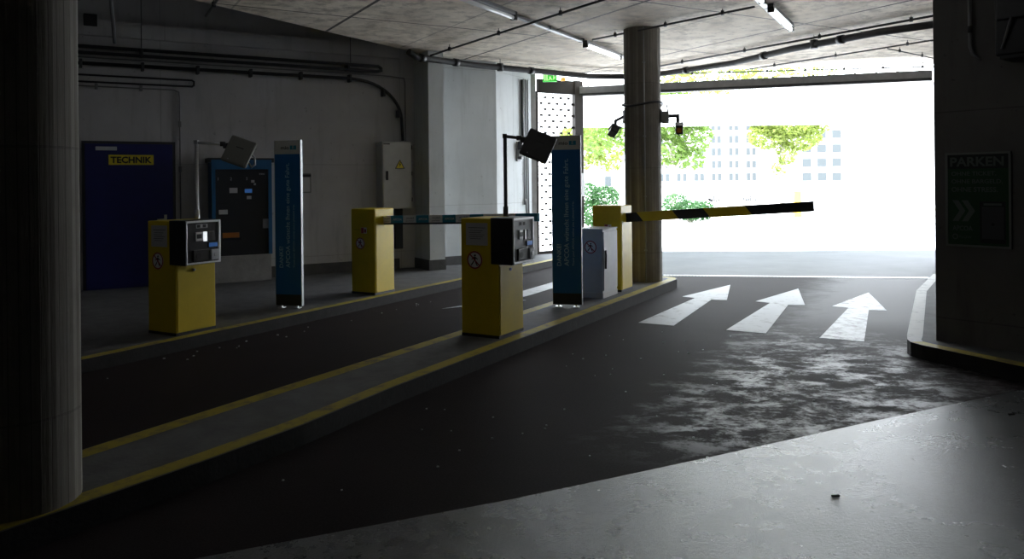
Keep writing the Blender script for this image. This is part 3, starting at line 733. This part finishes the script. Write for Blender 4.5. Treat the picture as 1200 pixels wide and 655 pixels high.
text('lettering', 'OHNE STRESS.', 'postert', r, (.05, -.0150, h-.355), .38, .045, bold=.02)
ch = MB('postert')
for x0 in (.055, .135): ch.prism_xz([(x0, .42), (x0+.05, .42), (x0+.11, .325), (x0+.05, .23), (x0, .23), (x0+.06, .325)], -.0145, -.012, 0)
ch.build('chevrons', r)
text('lettering', 'APCOA', 'postert', r, (.055, -.0150, .145), .17, .045, bold=.02)
c_ = MB('postert'); ring_poly(c_, (.078, .09), .016, .026, -.0140, 0, 20); c_.build('emblem', r)
text('lettering', 'FLOW', 'postert', r, (.115, -.0150, .075), .10, .028)
MB('posterd', 'postert').box((.285, -.014, .04), (.49, -.012, .41), 0).box((.315, -.0150, .375), (.46, -.014, .395), 1).build('phone_picture', r)
MB('dim', 'posterd').box((.30, -.0155, .08), (.475, -.014, .365), 0).cyl((.39, -.0165, .21), .014, .001, 1, 16, 'Y').build('phone_screen', r)

r = empty('wall_unit', PQ(.62, 2.66), RQ, 'dark metal unit with a grey conduit high on the right concrete wall', 'wall unit')
MB('black').box((-.0, -.30, .0), (1.0, 0, .80), bevel=.02).build('housing', r)
MB('blackp').box((.02, -.33, .30), (.96, -.30, .76), bevel=.01).build('cover', r)
MB('pipe').box((.05, -.34, -.03), (.95, -.04, .0), bevel=.006).build('drip_tray', r)
MB('pipeg').tube([(.06, -.31, .06), (.14, -.33, .32)], .010).build('brace', r)
MB('steel').cyl((.28, -.345, .50), .012, .02, 0, 12, 'Y').build('screw', r)
o = MB('pipeg', 'pipe').tube([(0, 0, 1.2), (0, 0, .10), (.02, 0, .03), (.08, 0, -.03)], .016, 0).tube([(0, 0, .28), (0, 0, .22)], .022, 1).box((-.02, 0, .7), (.02, .03, .73), 1)
o = o.build('conduit', None, PQ(.33, 2.72)+Vector((-.785, -.62, 0))*.035, RQ); tag(o, 'grey conduit running down the right concrete wall left of the dark unit', 'conduit')
o = MB('pipe').box((-.05, -.05, 0), (.05, 0, .12), bevel=.006).build('switch_box', None, PQ(.86, 2.5), RQ); tag(o, 'small dark box on the right wall under the dark unit', 'box')

# ================================================================== EXIT GATE, BEAM AND SIGN
gA = cB + wv*.13 - pv*.06
r = empty('mesh_gate', (gA.x, gA.y, .12), RZW, 'tall dark framed mesh gate beside the exit, behind the second blue totem', 'gate')
gw, gh = 1.16, 3.42
MB('gate').box((-.05, -.04, 0), (.06, .04, gh)).build('frame', r)
MB('gate').box((gw-.17, -.06, 0), (gw+.04, .06, gh+.28)).build('post', r)
MB('gate').box((.06, -.04, gh-.02), (gw-.17, .04, gh+.27)).build('head_rail', r)
MB('gate').box((.06, -.04, 0), (gw-.17, .04, .06)).build('bottom_rail', r)
ms = MB('gate'); x0, x1, z0, z1 = .06, gw-.17, .06, gh-.02; p = .20
W_, H_ = x1-x0, z1-z0
def clip(ax, az, dx, dz):
    ts = []
    t0, t1 = 0, 99
    for a, d, m_ in ((ax, dx, W_), (az, dz, H_)):
        ta, tb = (0-a)/d, (m_-a)/d
        if ta > tb: ta, tb = tb, ta
        t0, t1 = max(t0, ta), min(t1, tb)
    return (t0, t1) if t1 > t0 else None
k = -int(H_/p)-1
for i in range(k, int(W_/p)+2):
    c = clip(i*p, 0, 1, 1.25)
    if c: ms.tube([(x0+i*p+c[0], 0, z0+1.25*c[0]), (x0+i*p+c[1], 0, z0+1.25*c[1])], .004, seg=4, cap=False)
for i in range(0, int((W_+H_)/p)+2):
    c = clip(i*p, 0, -1, 1.25)
    if c: ms.tube([(x0+i*p-c[0], 0, z0+1.25*c[0]), (x0+i*p-c[1], 0, z0+1.25*c[1])], .004, seg=4, cap=False)
dz = p*1.25/2
for j in range(int(H_/dz)+1):
    for i in range(int(W_/p)+2):
        xx = i*p+(p/2 if j % 2 else 0); zz = j*dz
        if .01 < xx < W_-.01 and .01 < zz < H_: ms.box((x0+xx-.03, -.012, z0+zz-.022), (x0+xx+.03, .012, z0+zz+.022))
tag(ms.build('wire_mesh', r))
MB('white').box((gw-.07, -.066, 1.20), (gw+.055, -.06, 1.70)).build('notice', r)
MB('pipel', 'ink').box((gw-.11, -.07, 2.36), (gw-.05, -.06, 2.48), 0, bevel=.003).cyl((gw-.08, -.074, 2.42), .012, .004, 1, 12, 'Y').build('lock', r)

gp = gA + wv*gw
ba = Vector((gp.x-.02, gp.y-.0, 0)); bb = Vector((8.02, 14.72, 0))
ang = math.atan2(bb.y-ba.y, bb.x-ba.x); lb = (bb-ba).length
r = empty('exit_beam', (ba.x, ba.y, 3.49), ang, 'dark horizontal beam spanning the top of the exit opening', 'beam')
MB('pipe', 'pipeg').box((0, -.07, 0), (lb, .07, .055), 0).box((0, -.075, .055), (lb, .075, .20), 1, bevel=.008).build('beam', r)
bo = MB('pipe')
for i in range(int(lb/.38)): bo.cyl((.2+i*.38, 0, .20), .022, .018, 0, 10)
bo.build('bolt_heads', r)

r = empty('exit_sign', (.80, 15.9, 3.70), R(-3), 'lit green emergency exit sign hanging over the mesh gate', 'exit sign')
MB('green_e').box((-.145, -.03, 0), (.145, .03, .16), bevel=.004).build('sign_box', r)
pg = MB('white_e').box((-.115, -.033, .02), (-.085, -.03, .14), 0).box((-.07, -.033, .02), (-.045, -.03, .14), 0)
pg.prism_xz([(-.02, .10), (.02, .11), (.03, .07), (.06, .04), (.045, .025), (.015, .055), (-.02, .02), (-.04, .03), (-.005, .07)], -.033, -.03, 0)
pg.prism_xz([(.07, .03), (.12, .08), (.07, .13)], -.033, -.03, 0); pg.build('pictogram', r)
MB('pipe').tube([(-.1, 0, .16), (-.1, 0, .255)], .006).tube([(.1, 0, .16), (.1, 0, .255)], .006).build('hanger', r)
o = MB('amber_e').box((-.05, -.03, 0), (.05, .03, .07), bevel=.01).build('warning_lamp', None, (1.08, 15.95, 3.72))
tag(o, 'small amber lamp right of the green exit sign', 'lamp')
MB('pipe').tube([(0, 0, .07), (0, 0, .232)], .006).build('hanger', o)

# alarm device and conduits on the side wall
def SW(k, off, z): p_ = cA + dv*k + nv*off; return Vector((p_.x, p_.y, z))
r = empty('alarm_lamp', SW(.86, .003, 2.22), R(90)-DA, 'small black and white lamp unit on the pale side wall beside the conduits', 'lamp')
MB('pipeg').box((-.07, -.03, -.16), (.07, 0, .24), bevel=.006).build('back_plate', r)
MB('blackp').box((-.06, -.13, .08), (.06, -.03, .24), bevel=.012).build('cap', r)
MB('white').cyl((0, -.08, -.06), .045, .14, 0, 16).build('lens', r)
MB('blackp').box((-.05, -.11, -.12), (.05, -.03, -.06), bevel=.008).build('holder', r)
for i, (k, rad, z0, z1, m_, lb_) in enumerate([(1.0, .030, 2.46, 3.72, 'blackp', 'thick black conduit going up the side wall from the alarm lamp'),
        (1.10, .012, 1.30, 3.75, 'pipel', 'pale thin conduit on the side wall, nearest the black one'),
        (1.18, .012, .9, 3.75, 'pipeg', 'grey thin conduit in the middle of the side wall conduits'),
        (1.27, .016, .3, 3.75, 'pipel', 'pale conduit on the side wall closest to the mesh gate')]):
    m_b = MB(m_, 'pipeg').tube([SW(k, rad+.006, z0)-SW(k, 0, z0), SW(k, rad+.006, z1)-SW(k, 0, z0)], rad, 0)
    o = m_b.build('conduit', None, SW(k, 0, z0)); tag(o, lb_, 'conduit')
    if i == 1: MB('pipeg').tube([SW(k, .032, z0-.12)-SW(k, 0, z0), SW(k, .032, z0)-SW(k, 0, z0)], .026).build('end_box', o)

# ================================================================== CEILING SERVICES
def run(name, pts, rad, m_, label, cat, hang=(), group=None, seg=12, joints=()):
    o = Vector(pts[0]); root = empty(name, o, 0, label, cat, group)
    MB(m_).tube([Vector(p)-o for p in pts], rad, seg=seg).build('run', root)
    for p in hang:
        q = Vector(p)-o; hb = MB('pipe').tube([q, q+Vector((0, 0, 3.95-p[2]))], .006, seg=6)
        hb.tube([q+Vector((0, 0, -rad-.01)), q+Vector((0, 0, rad+.02))], rad+.008, seg=10); hb.build('hanger', root)
    for i, j in joints:
        a, b = Vector(pts[i]), Vector(pts[i+1]); d = (b-a).normalized(); c = a+(b-a)*j-o
        MB('black').tube([c-d*.05, c+d*.05], rad+.014, seg=14).build('coupling', root)
    return root
def Lp(s, t, z=3.80): v = L(s, t, z); return (v.x, v.y, v.z)
z_ = 3.79
run('drain_pipe', [(-1.72, 13.02, 3.86), (-1.60, 13.18, z_), (-.60, 14.16, z_), (1.6, 15.78, z_), (2.42, 15.92, z_), (3.12, 15.45, z_), (4.10, 14.17, z_), (4.62, 12.75, z_), (5.41, 11.35, z_), (5.98, 10.75, z_)], .055, 'pipe',
    'thick dark drain pipe bending under the ceiling along the exit side', 'pipe', joints=((1, .08), (1, .62), (2, .45), (5, .3), (6, .55), (7, .6)), hang=[(-.2, 14.45, z_), (2.75, 15.7, z_), (4.85, 12.34, z_)])
def line2(a, b, n, z):
    return [(a[0]+(b[0]-a[0])*(i+.5)/n, a[1]+(b[1]-a[1])*(i+.5)/n, z) for i in range(n)]
def straight(name, a, b, rad, m_, label, n, z=3.87, cat='pipe', group='thin pipes under the ceiling'):
    return run(name, [(*a, z), (*b, z)], rad, m_, label, cat, line2(a, b, n, z), group, 8)
straight('sprinkler_pipe', (-1.44, 13.54), (2.77, 6.9), .017, 'pipe', 'thin black pipe crossing the ceiling from the concrete pier past the first light', 5)
straight('sprinkler_pipe', (1.3, 12.26), (3.17, 10.03), .015, 'pipe', 'thin dark pipe crossing over the top of the far column', 3, 3.89)
straight('sprinkler_pipe', (2.85, 15.3), (6.1, 10.35), .017, 'pipe', 'thin dark pipe just above the thick pipe right of the far column', 4, 3.89)
straight('sprinkler_pipe', (4.80, 15.70), (7.0, 12.35), .013, 'pipe', 'thin slanting pipe between the thick pipe and the exit edge', 3, 3.88)
straight('sprinkler_pipe', (6.51, 13.33), (7.9, 14.45), .011, 'pipe', 'short thin pipe branching off near the right wall', 2, 3.88)
straight('sprinkler_pipe', (1.9, 16.25), (8.6, 15.38), .013, 'pipe', 'thin pipe with many hangers along the ceiling edge over the exit', 9, 3.86)
straight('sprinkler_pipe', (-3.98, 10.1), (-2.6, 7.6), .017, 'pipe', 'thin dark pipe at the top left edge of the bright ceiling', 2, 3.86)

# lamps on a tray
def tray(s0, s1, t, label):
    root = empty('cable_tray', Lp(s0, t, 3.893), RZL, label, 'cable tray', 'trays carrying the lamps')
    n = s1-s0
    MB('pipel').box((-.035, 0, 0), (.035, n, .035), bevel=.003).build('channel', root)
    MB('blackp').tube([(-.055, 0, .02), (-.055, n, .02)], .010).build('cable', root)
    for i in range(int(n/1.2)+1): MB('pipe').box((-.045, .3+i*1.2, -.004), (.045, .34+i*1.2, .05)).build('clip', root)
tray(-4.5, 13.85, -5.10, 'pale metal tray along the ceiling above the entry lane')
tray(-3.0, 12.1, -2.02, 'pale metal tray along the ceiling above the exit lane')
def lamp(s, t, label, on, tube_n=1):
    root = empty('fluorescent_lamp', Lp(s, t, 3.888), RZL, label, 'lamp', 'fluorescent ceiling lamps')
    MB('pipel').box((-.04, -.76, -.05), (.04, .76, .0), bevel=.004).build('housing', root)
    MB('tube' if on else 'tubeoff').tube([(0, -.70, -.085), (0, .70, -.085)], .026, seg=14).build('tube', root)
    for sgn in (-1, 1): MB('blackp').box((-.04, sgn*.73-.03, -.115), (.04, sgn*.73+.03, -.0), bevel=.005).build('end_cap', root)
lamp(8.15, -4.93, 'unlit-looking grey tube lamp at the top of the picture over the entry lane', False)
lamp(12.05, -4.98, 'bright tube lamp just left of the far column top', True)
lamp(10.95, -1.92, 'bright tube lamp over the exit lane near the top edge', True)
lamp(8.95, -1.92, 'bright tube lamp over the exit lane cut by the top edge', True)
for i_, (s_, t_) in enumerate([(4.4, -4.95), (6.2, -1.92), (3.0, -7.6)]):
    lamp(s_, t_, ['tube lamp further back over the entry lane', 'tube lamp further back over the exit lane', 'tube lamp further back beyond the columns'][0 if i_ < 1 else 1 if i_ < 2 else 2]+', out of the picture', True)

# ================================================================== SMALL LITTER
for i, (x, y, a, lb_) in enumerate([(1.655, 3.99, 12, 'small dark scrap on the pale floor in the middle foreground'), (3.43, 5.33, 5, 'small dark scrap on the pale floor under the right kerb')]):
    mbx = MB('litter').prism([(-.022, -.006), (.0, -.009), (.022, -.005), (.020, .007), (.004, .004), (-.020, .009)], 0, .007)
    tag(mbx.build('litter_scrap', None, (x, y, .007), R(a)), lb_, 'litter')
random.seed(3)
mb = MB('gravel')
for i in range(60):
    s = random.uniform(3, 8.3); t = random.uniform(-3.4, -.6); p_ = L(s, t); a = .003+random.random()*.004
    mb.box((p_.x-a, p_.y-a, 0), (p_.x+a, p_.y+a*.7, a), 0)
for i in range(20):
    s = random.uniform(4, 9); t = random.uniform(-6.5, -6.2); p_ = L(s, t); a = .004+random.random()*.005
    mb.box((p_.x-a, p_.y-a, 0), (p_.x+a, p_.y+a*.7, a), 0)
tag(mb.build('grit'), 'scattered pale grit on the driving lanes', 'grit', kind='stuff')

# ================================================================== OUTSIDE
def tree(loc, h, blobs, leafmat, label, n_leaf, lsize, bushy=False, seed=1, lean=0.0):
    rnd = random.Random(seed)
    root = empty('bush' if bushy else 'tree', loc, 0, label, 'bush' if bushy else 'tree')
    tb = MB('bark')
    if not bushy: tb.tube([(0, 0, 0), (lean*.4, 0, h*.35), (lean, 0, h*.6)], [.14, .11, .08], seg=10)
    for (c, rx, rz_) in blobs: 
        st = Vector((lean*.5, 0, h*.36)) if not bushy else Vector((0, 0, 0))
        tb.tube([st, (st+Vector(c))/2+Vector((0, 0, .1)), c], [.05, .035, .015], seg=6)
    tb.build('trunk' if not bushy else 'stems', root)
    lf = MB(leafmat)
    tot = sum(rx*rx*rz_ for _, rx, rz_ in blobs)
    for c, rx, rz_ in blobs:
        for i in range(int(n_leaf*rx*rx*rz_/tot)):
            while True:
                d = Vector((rnd.uniform(-1, 1), rnd.uniform(-1, 1), rnd.uniform(-1, 1)))
                if d.length < 1: break
            d = d.normalized()*(d.length**.5)
            p_ = Vector((c[0]+d.x*rx, c[1]+d.y*rx, c[2]+d.z*rz_))
            if p_.z < .02: continue
            u = Vector((rnd.gauss(0, 1), rnd.gauss(0, 1), rnd.gauss(0, .6))).normalized(); v = u.cross(Vector((rnd.gauss(0, 1), rnd.gauss(0, 1), rnd.gauss(0, 1)))).normalized()
            s_ = lsize*rnd.uniform(.6, 1.3)
            lf.quad(p_-u*s_, p_-v*s_*.5, p_+u*s_, p_+v*s_*.5)
    lf.build('foliage', root)
tree((7.1, 34, 0), 5.5, [((-.3, 0, 2.9), 1.0, .6), ((.7, 0, 2.6), .7, .5), ((-1.6, 0, 3.7), 1.1, .9), ((.9, 0, 3.5), .9, .8), ((-.4, 0, 4.6), 1.6, 1.2), ((1.2, .2, 4.5), .8, .7), ((-2.6, 0, 4.9), 1.0, .9), ((-3.3, 0, 3.6), .7, .9)], 'leaf1', 'leafy green tree seen just right of the far column', 6500, .12, seed=2)
tree((13.3, 38, 0), 6, [((.2, 0, 2.9), .55, .6), ((-.8, 0, 3.8), .9, .7), ((.9, 0, 3.6), 1.0, .6), ((.2, 0, 4.5), 1.7, .9), ((-1.1, 0, 5.0), .9, .8), ((1.7, 0, 4.4), .7, .6), ((-.2, 0, 2.1), .35, .5)], 'leaf2', 'yellow-green tree standing in front of the white buildings beyond the barrier', 6000, .12, seed=5)
tree((7.5, 44, 0), 8.5, [((4, 0, 8.1), 2.6, 1.7), ((7, 0, 8.6), 2.2, 1.4), ((1, 0, 8.4), 2.4, 1.5), ((9.5, 0, 8.2), 1.6, 1.0)], 'leaf2', 'tall tree whose crown shows above the white canopy outside', 3600, .15, seed=9)
tree((3.5, 40, 0), 6, [((0, 0, 3.4), 1.3, 1.2), ((1.0, 0, 4.5), 1.3, 1.1), ((1.6, 0, 2.9), .8, .8)], 'leaf2', 'pale tree seen between the gate post and the far column', 3200, .13, seed=12)
tree((2.95, 27, 0), 2, [((0, 0, .5), .6, .5), ((.3, 0, 1.05), .5, .45), ((-.3, 0, 1.2), .4, .4)], 'leaf3', 'dark green bush seen between the gate post and the yellow barrier machine', 3400, .06, True, 21)
tree((6.95, 30, 0), 2, [((0, 0, .45), .75, .4), ((-.6, 0, .8), .5, .35), ((.45, .1, .45), .5, .4), ((-1.3, 0, .5), .5, .3)], 'leaf3', 'low green bush right of the far column behind the striped arm', 3200, .06, True, 22)

# white canopy over the drive
r = empty('canopy', (8.5, 26, 0), R(-2), 'white canopy spanning the drive outside the exit', 'canopy')
MB('bwhite').box((-7.6, -.3, 3.48), (12, .3, 4.5)).build('fascia', r)
for x in (-7.3, 11.6): MB('bwhite').box((x-.12, -.12, 0), (x+.12, .12, 3.5)).build('post', r)

def facade(loc, rz, w, h, d, wins, label, name='office_building'):
    r = empty(name, loc, rz, label, 'building')
    MB('bwhite').box((-w/2, 0, 0), (w/2, d, h)).build('wall', r)
    MB('cab').box((-w/2-.2, -.2, h), (w/2+.2, d+.2, h+.3)).build('roof', r)
    for (x, z, ww, hh) in wins:
        f = MB('bwhite').box((x-ww/2-.08, -.12, z-.1), (x+ww/2+.08, 0, z)).build('window', r)
        MB('glass_d').box((x-ww/2, -.05, z), (x+ww/2, .0, z+hh)).build('pane', f)
    return r
ws = []
for fl in range(6):
    for k in range(6):
        ws += [(-10.5+k*3.6, 1.4+fl*2.6, .8, 1.55), (-9.3+k*3.6, 1.4+fl*2.6, .8, 1.55)]
facade((41.5, 160, 0), 0, 26, 18, 12, ws, 'white building with rows of paired narrow windows beyond the barrier arm')
ws = [(-12.3+k*2.9, 1.2+fl*2.75, 1.75, 1.6) for fl in range(6) for k in range(3)]
facade((69.6, 150, 0), 0, 27, 20, 12, ws, 'white building with larger square windows behind the yellow-green tree')
facade((6.8, 62, 0), R(-6), 7, 9, 8, [(-.15, 3.35, .5, .7), (.9, 1.2, .5, .8), (-2.4, 3.3, .5, .7), (1.6, 5.4, .9, 1.1)], 'white house seen between the gate post and the far column', 'house')

# white fence outside
r = empty('fence', (9.0, 31, 0), 0, 'white bar fence outside behind the striped barrier arm', 'fence')
MB('pipeg').box((-.95, -.04, 0), (.95, .04, .05)).build('base_rail', r)
MB('bwhite').box((-.95, -.02, 1.0), (.95, .02, 1.05)).box((-.95, -.02, .2), (.95, .02, .25)).build('rail', r)
mb = MB('bwhite')
for i in range(20): mb.box((-.95+i*.098, -.012, .05), (-.93+i*.098, .012, 1.15))
mb.build('bars', r)

# yellow post
r = empty('yellow_post', (12.4, 33.6, 0), 0, 'bright yellow post outside behind the end of the striped arm', 'post')
MB('postyel').box((-.15, -.12, 0), (.15, .12, 1.1), bevel=.02).build('body', r)
MB('black').box((-.17, -.14, 0), (.17, .14, .04)).build('base', r)

def car(loc, rz, label):
    r = empty('car', loc, rz, label, 'car', 'parked cars outside')
    prof = [(-2.1, .28), (-2.12, .75), (-2.0, .92), (-1.35, 1.0), (-.7, 1.42), (.75, 1.45), (1.5, 1.02), (2.0, .92), (2.12, .7), (2.1, .28)]
    MB('carw').prism_xz(prof, -.85, .85).build('body', r)
    for y in (-.862, .85): MB('carglass').prism_xz([(-1.2, 1.0), (-.66, 1.36), (.70, 1.38), (1.3, 1.02)], y, y+.012).build('side_window', r)
    for x in (-1.35, 1.35):
        for y in (-.88, .66): MB('tyre', 'steel').cyl((x, y, .32), .32, .22, 0, 24, 'Y').cyl((x, y-.005, .32), .18, .23, 1, 16, 'Y').build('wheel', r)
    for x in (-2.0, 1.9): MB('white').box((x, -.87, .65), (x+.12, .87, .78)).build('light', r)
car((16.5, 58, 0), 0, 'pale parked car beyond the fence, partly behind the striped arm')
